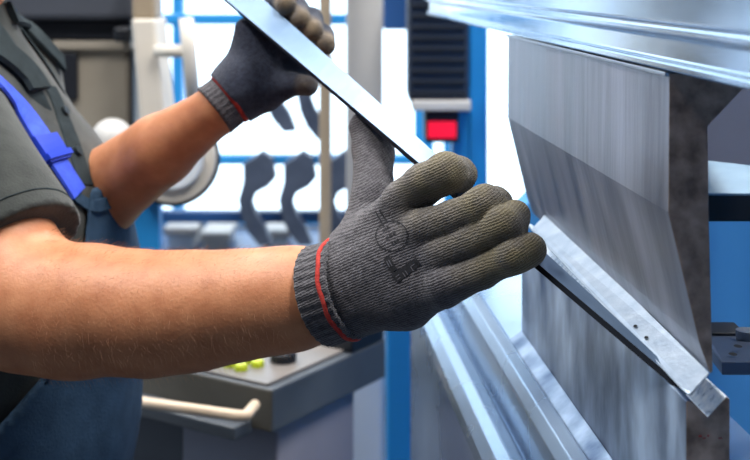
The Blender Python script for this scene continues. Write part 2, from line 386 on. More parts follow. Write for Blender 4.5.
# back gauge behind the tools
bg = thing('back_gauge', 'dark steel gauge stop with a drilled plate behind the punch', 'gauge', P(745, 360, .86))
lo, hi = pxbox(700, 348, 800, 361, .84, .93)
t0 = [P(711, 348, .84), P(722, 362, .80), P(800, 362, .80), P(800, 334, .93), P(706, 334, .93)]
MB().prism([v - Vector((0, 0, .0085)) for v in t0], t0).make('stop_plate', M['tool'], bg, bevel=.0008)
hb = MB()
for (a, b_) in ((738, 347), (733, 355)):
    c = P(a, b_, .86); c.z = t0[0].z + .0004
    z = min(t0, key=lambda t: t.z).z
    hb.add([P(a, b_, .845 if b_ < 350 else .82) + Vector((math.cos(k) * .0028, math.sin(k) * .004, .0006)) for k in [i * math.pi / 5 for i in range(10)]], [tuple(range(10))])
hb.make('drilled_hole', M['hole'], bg)
MB().mm((P(770, 0, .86).x, .85, P(0, 361, .86).z), (.60, .90, P(0, 349, .86).z)).make('stop_arm', M['black'], bg, bevel=.001)
MB().mm(*pxbox(712, 333, 746, 338, .92, .95)).make('stop_ledge', M['black'], bg, bevel=.001)
MB().tube([P(747, 330, .9), P(747, 347, .9)], .008, 16).make('stop_pin', M['steel'], bg, smooth=False)
gb = thing('gauge_beam', 'black gauge beam with a pale steel rail behind the punch', 'machine beam', P(735, 222, 1.0))
MB().mm(*pxbox(690, 193, 1050, 222, 1.0, 1.06)).make('beam_bar', M['black'], gb, bevel=.002)
a = P(690, 192, 1.0); r0 = [P(692, 193, 1.0), P(1000, 193, 1.0), P(1000, 180, 1.06), P(735, 176, 1.06), P(692, 158, 1.06)]
MB().prism([v - Vector((0, 0, .003)) for v in r0], r0).make('rail', M['railsteel'], gb, bevel=.001)

# ------------------------------------------------------------------ workpiece
zE = lambda x: 1 / (1.1429 + (x - 480) * .0011)
E1y = lambda x: 1.3 + .8465 * (x - 228)
gx = [150, 228, 320, 385, 425, 543, 607, 660, 690]; gv = [25, 24, 23, 20.5, 16, 13.8, 9.5, 5, 3]
wv = [.034, .033, .031, .03, .028, .024, .018, .012, .008]
xs = np.linspace(190, 688, 60)
wp = thing('sheet_metal_workpiece', 'long narrow bent steel sheet held by both gloves above the die', 'sheet metal', P(688, 392, zE(688)))
top = []; edge = []
for x in xs:
    d = zE(x); g = float(np.polyval(np.polyfit(gx, gv, 4), x)); g = max(g, 2.0); w = max(g * d / F * 1.05, float(np.polyval(np.polyfit(gx, wv, 3), x)))
    e1 = P(x, E1y(x), d); dd = math.sqrt(max(1e-6, w * w - (g * d / F) ** 2))
    e2 = P(x + .646 * g, E1y(x) - .763 * g, d + dd); top.append((e1, e2))
th = .0036
down = []
for (e1, e2) in top:
    nrm = (e2 - e1).cross(top[-1][0] - top[0][0]).normalized()
    if nrm.z > 0: nrm = -nrm
    down.append((e1 + nrm * th + Vector((0, 0, -.0004)), e2 + nrm * th))
vv = []; ff = []; fm = []
for t, dn in zip(top, down): vv += [t[0], t[1], dn[1], dn[0]]
for i in range(len(top) - 1):
    a = i * 4; b_ = a + 4
    for k in range(4):
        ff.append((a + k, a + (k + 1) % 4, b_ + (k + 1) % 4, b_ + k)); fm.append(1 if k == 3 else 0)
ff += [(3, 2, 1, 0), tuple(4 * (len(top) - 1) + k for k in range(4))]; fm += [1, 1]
mesh('web', vv, ff, None, wp, mats=[M['sheet'], M['edge']], fm=fm)
# the flange: an upright leg, a rounded bend, a short return under it
def sec(near):
    if near: pts = [(709, 372.5, .712), (693, 391, .70), (690.5, 393.5, .70), (688, 394.5, .701), (685.5, 393.2, .703), (681, 389, .707)]
    else: pts = [(547, 212, 1.14), (534.5, 226, 1.125), (532.5, 228, 1.125), (530.5, 228.5, 1.126), (528.5, 227, 1.128), (525, 223, 1.132)]
    return [P(*t) for t in pts]
def flange_ring(t):
    a = sec(True); b_ = sec(False)
    r = []
    for p, s_ in zip(a, b_):
        # straight in space, evenly by distance
        r.append(p.lerp(s_, t))
    out = []
    for i, p in enumerate(r):
        tg = (r[min(i + 1, len(r) - 1)] - r[max(i - 1, 0)]).normalized(); nn = tg.cross((b_[0] - a[0]).normalized()).normalized()
        out.append((p, nn))
    s0 = [p for p, nn in out]; s1 = [p + nn * .0012 * (1 if nn.y > 0 else -1) for p, nn in out]
    return s0 + s1[::-1]
fl = MB().loft([flange_ring(t) for t in (0, 1)]).make('flange', M['flange'], wp, bevel=.0003)
fl['label'] = 'bright galvanised flange with two small punched holes'
hb = MB()
nr = sec(True); fr = sec(False)
for (a, b_) in ((635.5, 326.5), (646.5, 338)):
    # meet the leg's plane
    n_ = (nr[0] - nr[1]).cross(fr[0] - nr[0]).normalized(); dr = P(a, b_, 1) - CAM
    t = (nr[0] - CAM).dot(n_) / dr.dot(n_); c = CAM + dr * t
    if n_.dot(dr) > 0: n_ = -n_
    e1 = (fr[0] - nr[0]).normalized(); e2 = n_.cross(e1)
    hb.add([c + n_ * .0004 + (e1 * math.cos(k) * 1.9 + e2 * math.sin(k)) * .0013 for k in [i * math.pi / 6 for i in range(12)]], [tuple(range(12))])
hb.make('punched_hole', M['hole'], wp)

# ------------------------------------------------------------------ the worker
per = thing('person', 'worker in dark polo shirt and blue overalls holding the steel sheet', 'person', (P(0, 0, 1.22).x, 1.22, 0))
A = lambda px, py, d, r: (n3(P(px, py, d)), r * d / F)
arm_r = [A(-62, 130, 1.085, 56), A(30, 300, .995, 56)]
fore_r = [A(34, 302, .99, 56), A(90, 309.5, .98, 59), A(150, 313.5, .967, 56), A(200, 310, .955, 52.5), A(250, 303.5, .942, 47.5), A(296, 298, .931, 45), A(345, 288, .918, 36)]
arm_l = [(n3((-.41, 1.355, 1.365)), .043), (n3((-.40, 1.39, 1.19)), .042)]
fore_l = [(n3((-.385, 1.38, 1.20)), .046), A(100, 194, 1.215, 42), A(160, 150, 1.17, 35), A(218, 109, 1.137, 24), A(245, 90, 1.14, 17)]
T_ = [(n3((-.396, 1.22, 1.335)), .096), (n3((-.374, 1.22, 1.27)), .111), (n3((-.366, 1.22, 1.18)), .120), (n3((-.369, 1.22, 1.08)), .117), (n3((-.375, 1.22, .95)), .112)]
def torso(p): return chain(p, T_, .03, 1.5)
def skin_sdf(p):
    d = torso(p) + .014
    d = smin(d, cone(p, (-.425, 1.20, 1.40), (-.419, 1.22, 1.54), .062, .057), .03)
    d = smin(d, chain(p, arm_r), .03); d = smin(d, chain(p, fore_r, .02), .02)
    d = smin(d, chain(p, arm_l), .03); d = smin(d, chain(p, fore_l, .008), .012)
    # elbow point and muscle
    d = smin(d, cone(p, P(14, 322, .985), P(56, 332, .975), .030, .026), .03)
    # head
    hc = n3((-.40, 1.22, 1.622))
    h = cone(p, hc + n3((-.025, 0, .02)), hc + n3((.02, 0, .015)), .083, .078, .92)
    h = smin(h, cone(p, hc + n3((.03, 0, -.03)), hc + n3((.045, 0, -.095)), .056, .028, 1.25), .04)
    h = smin(h, cone(p, hc + n3((.088, 0, .015)), hc + n3((.112, 0, -.028)), .009, .014), .015)
    h = smin(h, cone(p, hc + n3((.088, -.03, .03)), hc + n3((.088, .03, .03)), .012, .012), .02)
    h = smin(h, cone(p, hc + n3((.082, -.016, -.066)), hc + n3((.082, .016, -.066)), .009, .009), .012)
    for s in (-1, 1): h = smin(h, cone(p, hc + n3((-.012, s * .078, -.03)), hc + n3((-.022, s * .086, .02)), .008, .016), .008)
    return smin(d, h, .03)
body, bp_, bf_ = isomesh('body', skin_sdf, (-.62, .82, 1.0), (.0, 1.48, 1.80), .0045, M['skin'], per)
BS = Skinned(bp_, bf_)

up = (n3(P(30, 300, .995)) - n3(P(-62, 130, 1.085))); up /= np.linalg.norm(up)
hemc = n3(P(31, 238, 1.023))
def shirt_sdf(p):
    fold = ripple(p * n3((1, 1, .6)), 55, 3) * .0035
    d = torso(p) - .004
    d = smin(d, cone(p, (-.43, 1.20, 1.37), (-.425, 1.22, 1.452), .085, .066), .05)
    d = smin(d, cone(p, (-.425, 1.10, 1.365), (-.415, 1.36, 1.375), .058, .062), .05)
    s = cone(p, P(-66, 132, 1.085), P(27, 258, 1.015), .067, .0515)
    s = np.maximum(s, (p - hemc) @ up)
    d = smin(d, s, .02)
    l = cone(p, (-.41, 1.36, 1.39), (-.40, 1.39, 1.22), .066, .062); l = np.maximum(l, 1.24 - p[:, 2])
    return smin(d, l, .02) + fold
shirt, sp_, sf_ = isomesh('shirt', shirt_sdf, (-.60, .93, .93), (-.18, 1.50, 1.50), .0045, M['shirt'], per)
SS = Skinned(sp_, sf_)
# sleeve hem seam
hem = MB(); e1 = np.cross(up, n3((0, 1, 0))); e1 /= np.linalg.norm(e1); e2 = np.cross(up, e1)
rings = []
for off, rr in ((-.012, .0012), (-.0145, .0012)):
    pass
ring = []
for k in range(48):
    a = 2 * math.pi * k / 48; pt = hemc - up * .014 + (e1 * math.cos(a) + e2 * math.sin(a)) * .062
    h = SS.near(Vector(pt), .0002); ring.append(h[0])
hem.loft([[c + Vector(n_) for n_ in ((0, 0, .0009), (.0, -.0009, 0), (0, 0, -.0009), (0, .0009, 0))] for c in ring + [ring[0]]], True, False)
hem.make('hem_stitch', M['collar'], shirt, smooth=True)

# collar
cb = MB(); rings = []
cen = Vector((-.424, 1.215, 0))
for (rr, zz, fr_, dip) in ((.060, 1.452, 0, 0), (.064, 1.474, .0, .012), (.072, 1.470, .004, .016), (.092, 1.440, .022, .042), (.101, 1.424, .030, .060), (.097, 1.421, .029, .060), (.080, 1.440, .014, .034)):
    r = []
    for k in range(41):
        a = math.radians(-162 + 324 * k / 40) + math.pi    # opening towards +x
        c = -math.cos(a - math.pi) * -1
        fx = max(0, math.cos(a)); 
        r.append(cen + Vector((math.cos(a) * (rr + fr_ * fx), math.sin(a) * rr * 1.08, zz - dip * fx ** 2 + .012 * max(0, -math.cos(a)))))
    rings.append(r)
cb.loft(rings, False, False)
co = cb.make('collar_stand', M['collar'], shirt, smooth=True); so = co.modifiers.new('t', 'SOLIDIFY'); so.thickness = .0028
sb = co.modifiers.new('s', 'SUBSURF'); sb.levels = sb.render_levels = 1

# overalls: bib, seat and legs
def bib_region(p):
    x, y, z = p[:, 0], p[:, 1], p[:, 2]
    s = y - 1.22
    topz = 1.305 - .12 * np.clip((-.27 - x), 0, 1)            # bib top
    # armhole: behind this line no cloth, it runs from the bib corner back and down to the hip
    ln = np.interp(z, [1.0, 1.06, 1.125, 1.17, 1.22, 1.315], [-.60, -.42, -.315, -.275, -.262, -.262])
    return np.maximum(z - topz, ln - x), s
def overall_sdf(p):
    d = torso(p) - .011 + ripple(p * n3((1, 1, .5)), 38, 8) * .0035
    r, s = bib_region(p)
    d = np.maximum(d, r * .7)
    legs = None
    for y in (1.12, 1.32):
        l = chain(p, [(n3((-.385, y, .93)), .105), (n3((-.375, y, .52)), .078), (n3((-.40, y, .085)), .068)], .02)
        legs = l if legs is None else smin(legs, l, .03)
    legs = np.maximum(legs + ripple(p, 30, 2) * .004, .06 - p[:, 2])
    return smin(d, legs, .03)
ov, op_, of_ = isomesh('overalls', overall_sdf, (-.56, .96, .05), (-.2, 1.48, 1.34), .006, M['overall'], per)
OS = Skinned(op_, of_)
allp = np.concatenate([sp_, op_]); allf = np.concatenate([sf_, of_ + len(sp_)]); AS = Skinned(allp, allf)
def ribbon(name, pts, width, th, surf, m, parent, n_=24, off=.001):
    """a strip laid along pixel waypoints of a surface"""
    t = np.linspace(0, len(pts) - 1, n_); pl = []
    for x in t:
        i = min(int(x), len(pts) - 2); f = x - i
        a = pts[i]; b_ = pts[i + 1]; h = surf.at(a[0] + (b_[0] - a[0]) * f, a[1] + (b_[1] - a[1]) * f, off)
        if h: pl.append(h)
    P0 = [h[0] for h in pl]; Nn = [h[1] for h in pl]
    for _ in range(2):
        P0 = [P0[0]] + [(P0[i - 1] + P0[i] * 2 + P0[i + 1]) / 4 for i in range(1, len(P0) - 1)] + [P0[-1]]
        Nn = [Nn[0]] + [(Nn[i - 1] + Nn[i] + Nn[i + 1]).normalized() for i in range(1, len(Nn) - 1)] + [Nn[-1]]
    rings = []
    for i, (p, nn) in enumerate(zip(P0, Nn)):
        tg = (P0[min(i + 1, len(P0) - 1)] - P0[max(i - 1, 0)]).normalized(); s = tg.cross(nn).normalized()
        w = width / 2
        rings.append([p - s * w, p - s * w * .9 + nn * th, p + s * w * .9 + nn * th, p + s * w, p - nn * .004])
    return MB().loft(rings).make(name, m, parent, smooth=False)
st = ribbon('shoulder_strap', [(-40, 52), (-10, 76), (8, 95), (24, 115), (45, 146), (62, 172), (76, 194)], .026, .0025, AS, M['strap'], per, off=.002)
bk = ribbon('strap_buckle', [(41, 139), (50, 153), (56, 163)], .034, .0045, AS, M['buckle'], st, 6, off=.003)
ribbon('buckle_bar', [(52, 156), (55, 161)], .038, .007, AS, M['buckle'], bk, 3, off=.003)
pk = ribbon('bib_hem', [(70, 193), (82, 203), (94, 207), (108, 203)], .012, .002, AS, M['overall'], ov, 14, off=.001)
ribbon('placket', [(50, 86), (58, 104), (68, 130), (78, 160), (86, 185)], .024, .0008, SS, M['collar'], shirt, 16, off=.0004)
ribbon('collar_flap', [(-30, 36), (-5, 50), (14, 64), (28, 78), (36, 92)], .036, .0045, SS, M['collar'], shirt, 16, off=.004)
ribbon('collar_flap', [(8, 14), (24, 28), (42, 46), (60, 66), (68, 80)], .024, .0045, SS, M['collar'], shirt, 16, off=.003)
for (a, b_) in ((63, 112), (76, 152)):
    h = SS.at(a, b_, .003)
    if h:
        t1 = h[1].orthogonal().normalized(); t2 = h[1].cross(t1)
        MB().prism([h[0] - h[1] * .003 + (t1 * math.cos(k) + t2 * math.sin(k)) * .0052 for k in [i * math.pi / 8 for i in range(16)]],
                   [h[0] + h[1] * .0015 + (t1 * math.cos(k) + t2 * math.sin(k)) * .0048 for k in [i * math.pi / 8 for i in range(16)]]).make('button', M['button'], shirt)
for y in (1.12, 1.32):
    isomesh('boot', lambda p: np.maximum(smin(cone(p, (-.41, y, .05), (-.23, y, .04), .052, .042), cone(p, (-.41, y, .05), (-.405, y, .16), .05, .055), .03), .002 - p[:, 2]), (-.50, y - .09, -.02), (-.15, y + .09, .24), .008, M['boot'], per)
# head hair and eyes
def hair_sdf(p):
    hc = n3((-.40, 1.22, 1.622)); d = cone(p, hc + n3((-.03, 0, .025)), hc + n3((.01, 0, .025)), .091, .083, .94) + ripple(p, 160, 5) * .003
    return np.maximum(np.maximum(d, -(cone(p, hc + n3((.16, 0, -.06)), hc + n3((.09, 0, -.02)), .11, .095))), hc[2] - .055 - p[:, 2])
isomesh('hair', hair_sdf, (-.56, 1.10, 1.54), (-.28, 1.34, 1.80), .005, M['headhair'], per)
for s in (-1, 1):
    c = n3((-.40 + .082, 1.22 + s * .031, 1.630))
    e_, _, _ = isomesh('eye', lambda p: np.linalg.norm(p - c, axis=1) - .0115, c - .015, c + .015, .003, M['eye'], per)
    c2 = c + n3((.0085, 0, 0)); isomesh('iris', lambda p: np.linalg.norm(p - c2, axis=1) - .0048, c2 - .008, c2 + .008, .0016, M['iris'], e_)

# --- near glove (right hand)
K = F
idx_ = [A(404, 202, .893, 22), A(424, 184, .882, 19.5), A(446, 173, .872, 20), A(458, 174, .888, 17), A(464, 174, .915, 14)]
mid_ = [A(425, 229, .870, 22), A(455, 219, .858, 17), A(485, 206, .846, 19.5), A(494, 204, .862, 17), A(497, 206, .882, 13)]
rin_ = [A(440, 256, .860, 21), A(474, 241, .845, 16), A(504, 225, .832, 18.5), A(514, 217, .842, 15), A(517, 229, .853, 12)]
lit_ = [A(446, 285, .852, 21), A(482, 272, .838, 15.5), A(514, 256.5, .822, 16.5), A(529, 250, .826, 15.5), A(531, 252, .842, 12)]
pal_ = [([A(352, 262, .925, 30), A(400, 208, .897, 22)]), ([A(352, 279, .912, 32), A(418, 234, .877, 22)]), ([A(354, 294, .908, 31), A(430, 260, .868, 22)]),
        ([A(357, 303, .91, 30), A(404, 297, .888, 29)]), ([A(404, 297, .888, 28), A(442, 287, .856, 20)])]
thu_ = [A(364, 244, .93, 28), A(373, 200, .952, 21.5), A(373, 152, .992, 19.5), A(366, 128, 1.004, 17)]
def glove_sdf(p):
    d = None
    for c in pal_:
        e = chain(p, c); d = e if d is None else smin(d, e, .014)
    wr = cone(p, P(333, 291, .92), P(352, 286, .915), 44.5 * .92 / K, 41 * .915 / K, .85)
    d = smin(d, wr, .016)
    d = smin(d, chain(p, thu_, .006), .012)
    fi = None
    for c in (idx_, mid_, rin_, lit_):
        e = chain(p, c, .006); fi = e if fi is None else smin(fi, e, .0004)
    d = smin(d, fi, .004)
    d += ripple(p, 140, 11) * .0011 + ripple(p, 420, 12) * .00035
    cax = n3(P(350, 287, .9125)) - n3(P(313, 298, .9225)); cax /= np.linalg.norm(cax)
    return np.maximum(d, -((p - n3(P(343, 289, .9145))) @ cax))
gl, gp_, gf_ = isomesh('glove', glove_sdf, (-.06, .76, 1.21), (.15, 1.06, 1.43), .0015, M['glove'], per)
gl['label'] = 'grey knitted work glove on the near hand'
def soil(me, pts, tips, rad):
    v = np.zeros(len(pts))
    for t, r in tips: v = np.maximum(v, np.clip(1.25 - np.linalg.norm(pts - t, axis=1) / r, 0, 1))
    at = me.attributes.new('soil', 'FLOAT', 'POINT'); at.data.foreach_set('value', v.astype(np.float32))
soil(gl.data, gp_, [(c[2][0], .045) for c in (idx_, mid_, rin_, lit_)] + [(c[3][0], .04) for c in (idx_, mid_, rin_, lit_)], 0)
GS = Skinned(gp_, gf_)
def cuff(c0, c1, rmaj, rmin, m, parent, name, nrib, amp, c_up, rings_=8, n_=96):
    a = (c1 - c0).normalized(); e1 = (c_up - a * c_up.dot(a)).normalized(); e2 = a.cross(e1); rr = []
    def ring(t, sc):
        return [c0.lerp(c1, t) + (e1 * math.cos(2 * math.pi * k / n_) * rmaj + e2 * math.sin(2 * math.pi * k / n_) * rmin) * (sc + amp * math.cos(nrib * 2 * math.pi * k / n_)) for k in range(n_)]
    rr.append(ring(0.02, .9)); rr.append(ring(0, .97))
    for i in range(rings_ + 1): rr.append(ring(i / rings_, 1.02 - .02 * math.sin(math.pi * i / rings_)))
    rr.append(ring(1.0, .9))
    return MB().loft(rr, True, False).make(name, m, parent, smooth=True), e1, e2, a
c0 = P(321, 295.5, .921); c1 = P(350, 287, .9125)
cf, e1_, e2_, ca = cuff(c0, c1, 49 * .925 / K, .0385, M['glove'], gl, 'cuff', 32, .012, P(332, 240, .92) - P(348, 335, .915), n_=192)
cs = c0.lerp(c1, .80)
b = MB(); rr = []
for j in range(8):
    aa = 2 * math.pi * j / 8
    rr.append((math.cos(aa) * .0019, math.sin(aa) * .0016))
b.loft([[cs + (e1_ * math.cos(t) * (49 * .925 / K * 1.01 + y) + e2_ * math.sin(t) * (.0389 + y)) + ca * (x + .0005 * math.sin(9 * t)) for x, y in rr] for t in [2 * math.pi * k / 96 for k in range(97)]], True, False)
b.make('cuff_stripe', M['cuffstripe'], gl, smooth=True)['label'] = 'red yarn band round the cuff'
# printed marking on the back of the hand
def patch(b, poly, off=.0004, sub=4):
    """a four-cornered printed area laid on the glove"""
    g = []
    for i in range(sub + 1):
        for j in range(sub + 1):
            s, t = i / sub, j / sub
            x = [(1 - s) * (1 - t) * poly[0][k] + s * (1 - t) * poly[1][k] + s * t * poly[2][k] + (1 - s) * t * poly[3][k] for k in (0, 1)]
            h = GS.at(x[0], x[1], off)
            if not h: return
            g.append(h[0])
    b.add(g, [(i * (sub + 1) + j, (i + 1) * (sub + 1) + j, (i + 1) * (sub + 1) + j + 1, i * (sub + 1) + j + 1) for i in range(sub) for j in range(sub)])
b = MB()
patch(b, [(383.5, 259), (389.5, 255.5), (397.5, 269), (391.5, 273)]); patch(b, [(391, 275), (416, 257.5), (421.5, 264), (397.5, 283)], sub=7)
def stroke(b, x0, y0, x1, y1, w=1.2, off=.0004):
    dx, dy = x1 - x0, y1 - y0; L = math.hypot(dx, dy); nx, ny = -dy / L * w / 2, dx / L * w / 2
    patch(b, [(x0 + nx, y0 + ny), (x1 + nx, y1 + ny), (x1 - nx, y1 - ny), (x0 - nx, y0 - ny)], off, max(1, int(L / 4)))
for k in range(20):
    a0 = 2 * math.pi * k / 20; a1 = 2 * math.pi * (k + .8) / 20
    stroke(b, 392 + 16 * math.cos(a0), 236 + 15 * math.sin(a0), 392 + 16 * math.cos(a1), 236 + 15 * math.sin(a1), 1.3)
for (cx_, cy_, L_) in ((386, 229, 7), (391, 235.5, 11), (395.5, 242, 8)):          # three short lines of small print inside the ring
    for k in range(3):
        t_ = (k - 1) * L_ / 2.6; stroke(b, cx_ + (t_ - L_ / 7) * .8, cy_ - (t_ - L_ / 7) * .6, cx_ + (t_ + L_ / 7) * .8, cy_ - (t_ + L_ / 7) * .6, 2.6)
for (x0, y0, x1, y1) in ((376, 212, 384, 226), (379.5, 210, 387.5, 222)): stroke(b, x0, y0, x1, y1, 1.6)
b.make('printed_mark', M['print'], gl)['label'] = 'dark printed marking on the back of the glove'
M['printlight'] = mat('print_gap', (98, 96, 104), rough=.95)
b = MB()
for (x0, y0, x1, y1) in ((387, 261, 390, 267), (389, 260, 392.5, 266), (396, 277, 399.5, 274.5), (398, 279.5, 401, 277.3), (403, 272.5, 406, 276.5), (405.5, 270.5, 408.5, 274.8), (411, 266.5, 414, 271), (411.5, 266.3, 415, 263.8)):
    stroke(b, x0, y0, x1, y1, .8, .0007)
b.make('printed_figure', M['printlight'], gl)

# --- far glove (left hand)
fa = []
for (m0, p1, t0_) in (((262, 30), (281, -4), (286, 5)), ((275, 41), (296, 9), (300, 20)), ((287, 53), (311, 20), (313, 31)), ((298, 66), (322, 36), (325, 45))):
    fa.append([A(m0[0], m0[1], 1.165, 15), A(p1[0], p1[1], 1.165, 11.5), A(t0_[0], t0_[1], 1.128, 10.5)])
def glove2_sdf(p):
    d = None
    for (x, y) in ((256, 36), (268, 48), (280, 60), (290, 73)):
        e = cone(p, P(240, 90, 1.145), P(x, y, 1.16), .021, .017); d = e if d is None else smin(d, e, .014)
    d = smin(d, cone(p, P(228, 101, 1.137), P(246, 84, 1.145), .0225, .026), .015)
    d = smin(d, chain(p, [A(268, 92, 1.14, 17), A(294, 84, 1.13, 12), A(308, 86, 1.125, 10)]), .012)
    d = smin(d, cone(p, P(246, 30, 1.16), P(250, 75, 1.15), .010, .018), .01)
    f = None
    for c in fa:
        e = chain(p, c, .005); f = e if f is None else smin(f, e, .002)
    d = smin(d, f, .007) + ripple(p, 150, 4) * .0012
    cax = n3(P(240, 90, 1.14)) - n3(P(220, 107, 1.136)); cax /= np.linalg.norm(cax)
    return np.maximum(d, -((p - n3(P(230, 98, 1.138))) @ cax))
g2, gp2, gf2 = isomesh('glove', glove2_sdf, (-.20, 1.05, 1.33), (-.02, 1.24, 1.56), .002, M['glove_far'], per)
g2['label'] = 'knitted work glove on the far hand, shade in its colour'
soil(g2.data, gp2, [(c[2][0], .017) for c in fa] + [(A(308, 86, 1.125, 10)[0], .012)], 0)
c0 = P(214, 111, 1.134); c1 = P(236, 94, 1.14)
cf2, e1_, e2_, ca = cuff(c0, c1, .0245, .024, M['glove'], g2, 'cuff', 28, .012, P(222, 80, 1.14) - P(240, 118, 1.14), n_=168)
at = cf2.data.attributes.new('soil', 'FLOAT', 'POINT')
cs = c0.lerp(c1, .72)
b = MB()
b.loft([[cs + (e1_ * math.cos(t) * (.0248 + y) + e2_ * math.sin(t) * (.0243 + y)) + ca * x for x, y in ((.003, 0), (0, .0016), (-.003, 0), (0, -.0016))] for t in [2 * math.pi * k / 64 for k in range(65)]], True, False)
b.make('cuff_stripe', M['cuffstripe'], g2, smooth=True)['label'] = 'red yarn band round the cuff'

# hair on the forearms: short fine strands lying along the arm
cu = bpy.data.curves.new('arm_hair', 'CURVE'); cu.dimensions = '3D'; cu.bevel_depth = .00006; cu.bevel_resolution = 0; cu.resolution_u = 1
fx = n3(P(300, 297, .93)) - n3(P(60, 310, .985)); fx /= np.linalg.norm(fx)
rs = np.random.RandomState(9)
cand = [i for i in range(len(bp_)) if -.26 < bp_[i][0] < -.062 and bp_[i][1] < 1.06 and bp_[i][2] < 1.32]
base = wloc(per)
for i in rs.choice(cand, 2400, replace=False):
    p0 = Vector(bp_[i]); h = BS.b.find_nearest(p0); nn = h[1]
    dr = (Vector(fx) * rs.uniform(.4, 1) + nn * rs.uniform(.15, .6) + Vector(rs.normal(size=3)) * .25 + Vector((0, 0, -.25))).normalized(); L = rs.uniform(.0035, .0075)
    pts = [p0 - base, p0 + nn * .001 + dr * L * .5 - base, p0 + nn * .0012 + dr * L + Vector((0, 0, -.001)) - base]
    sp = cu.splines.new('POLY'); sp.points.add(2)
    for q_, v in zip(sp.points, pts): q_.co = (*v, 1)
    for q_, r_ in zip(sp.points, (1, .8, .3)): q_.radius = r_
ho = bpy.data.objects.new('arm_hair', cu); C.objects.link(ho); ho.parent = per; cu.materials.append(M['hair']); ho['kind'] = 'stuff'

# ------------------------------------------------------------------ background things
def col(name, label, cat, px0, px1, d, m, z0=0, z1=3.2, dep=.12):
    a = P(px0, 0, d).x; b_ = P(px1, 0, d).x
    return tag(MB().mm((a, d, z0), (b_, d + dep, z1)).make(name, m, bevel=.006), label, cat)
col('tan_pole', 'thin tan pole standing between the hanging press tools', 'pole', 319, 331, 2.6, M['tan'], dep=.03)
col('steel_column', 'pale grey square column behind the raised thumb', 'column', 346, 383, 2.7, M['greyenamel'], dep=.1)
col('blue_column', 'bright blue column between dark louvred housing and punch', 'column', 469, 488, 2.45, M['blue'], dep=.06)
col('blue_post', 'blue post standing beside the grey front of the lower bed', 'post', 386, 413, 2.0, M['blue'], 0, 1.5 - 250 / F * 2.0, dep=.06)
# louvred housing
lh = thing('louvred_housing', 'dark louvred housing with pale bottom edge beside the blue column', 'machine housing', P(439, 112, 2.4))
MB().mm(*pxbox(408, -90, 469, 101, 2.4, 2.56)).make('housing_body', M['louvre'], lh, bevel=.006)
b = MB()
for k in range(13):
    y = -40 + k * 11; b.mm(*pxbox(411, y, 466, y + 3, 2.392, 2.401))
b.make('louvre_slats', M['black'], lh)
MB().mm(*pxbox(412, 101, 471, 111, 2.38, 2.55)).make('bottom_edge', M['greyenamel'], lh, bevel=.003)
rd = thing('digital_display', 'small black box with glowing red display under louvred housing', 'display', P(442, 142, 2.38))
MB().mm(*pxbox(425, 112, 459, 143, 2.40, 2.50)).make('display_case', M['black'], rd, bevel=.004)
MB().mm(*pxbox(428, 122, 456, 138, 2.392, 2.402)).make('screen', M['screen'], rd)
bb = MB().mm(*pxbox(452, 111, 470, 170, 2.46, 2.52)).make('cable_bracket', M['blue'], bevel=.004); tag(bb, 'blue bracket joining the red display to the blue column', 'bracket')
bb = MB().mm(*pxbox(383, -60, 409, 30, 3.0, 3.05)).make('wall_box', M['darkblue'], bevel=.006); tag(bb, 'dark blue box high behind the pale grey column', 'box')

# tool rack with gooseneck punches
RD = 3.2
rk = thing('tool_rack', 'blue tool rack with horizontal rails in front of the window', 'rack', (P(300, 0, RD).x, RD, 0))
for (y0, y1) in ((14, 24), (155.5, 165), (212, 223)):
    MB().mm(*pxbox(146 if y0 > 100 else 163, y0, 420, y1, RD, RD + .04)).make('rail', M['blue'] if y0 < 200 else M['darkblue'], rk, bevel=.003)
for x in (138, 415):
    a = P(x, 0, RD).x; MB().mm((a, RD + .04, 0), (a + .05, RD + .08, 2.2)).make('post', M['blue'], rk, bevel=.003)
goose = [(262, 151), (272, 158), (276, 178), (268, 187), (256, 193), (252, 203), (256, 214), (265, 227), (272, 245), (259, 246), (248, 233), (241, 217), (238, 200), (243, 182), (243, 164), (253, 158)]
gl_labels = [(0, 0, 'gooseneck tool on the middle rail, farthest from the tan pole'), (40, 0, 'gooseneck tool on the middle rail, close beside the tan pole'), (81, 0, 'gooseneck tool on the middle rail, between tan pole and raised thumb'),
             (24, -112, 'gooseneck tool on the top rail, its foot below the far glove'), (58, -104, 'gooseneck tool on the top rail, behind the tan pole')]
first = None
for (dx, dy, lb) in gl_labels:
    if first is None:
        ring = [P(x, y, RD - .045) for x, y in goose]; dep = Vector((0, .0449, 0))
        first = o = MB().prism(ring, [v + dep for v in ring]).make('gooseneck_punch', M['tool'], bevel=.003); home = Vector(o.location)
    else: o = first.copy(); C.objects.link(o)
    o.location = home + Vector((dx / F * RD, 0, -dy / F * RD)); tag(o, 'dark curved ' + lb, 'press tool', 'gooseneck tools hanging on the rack')
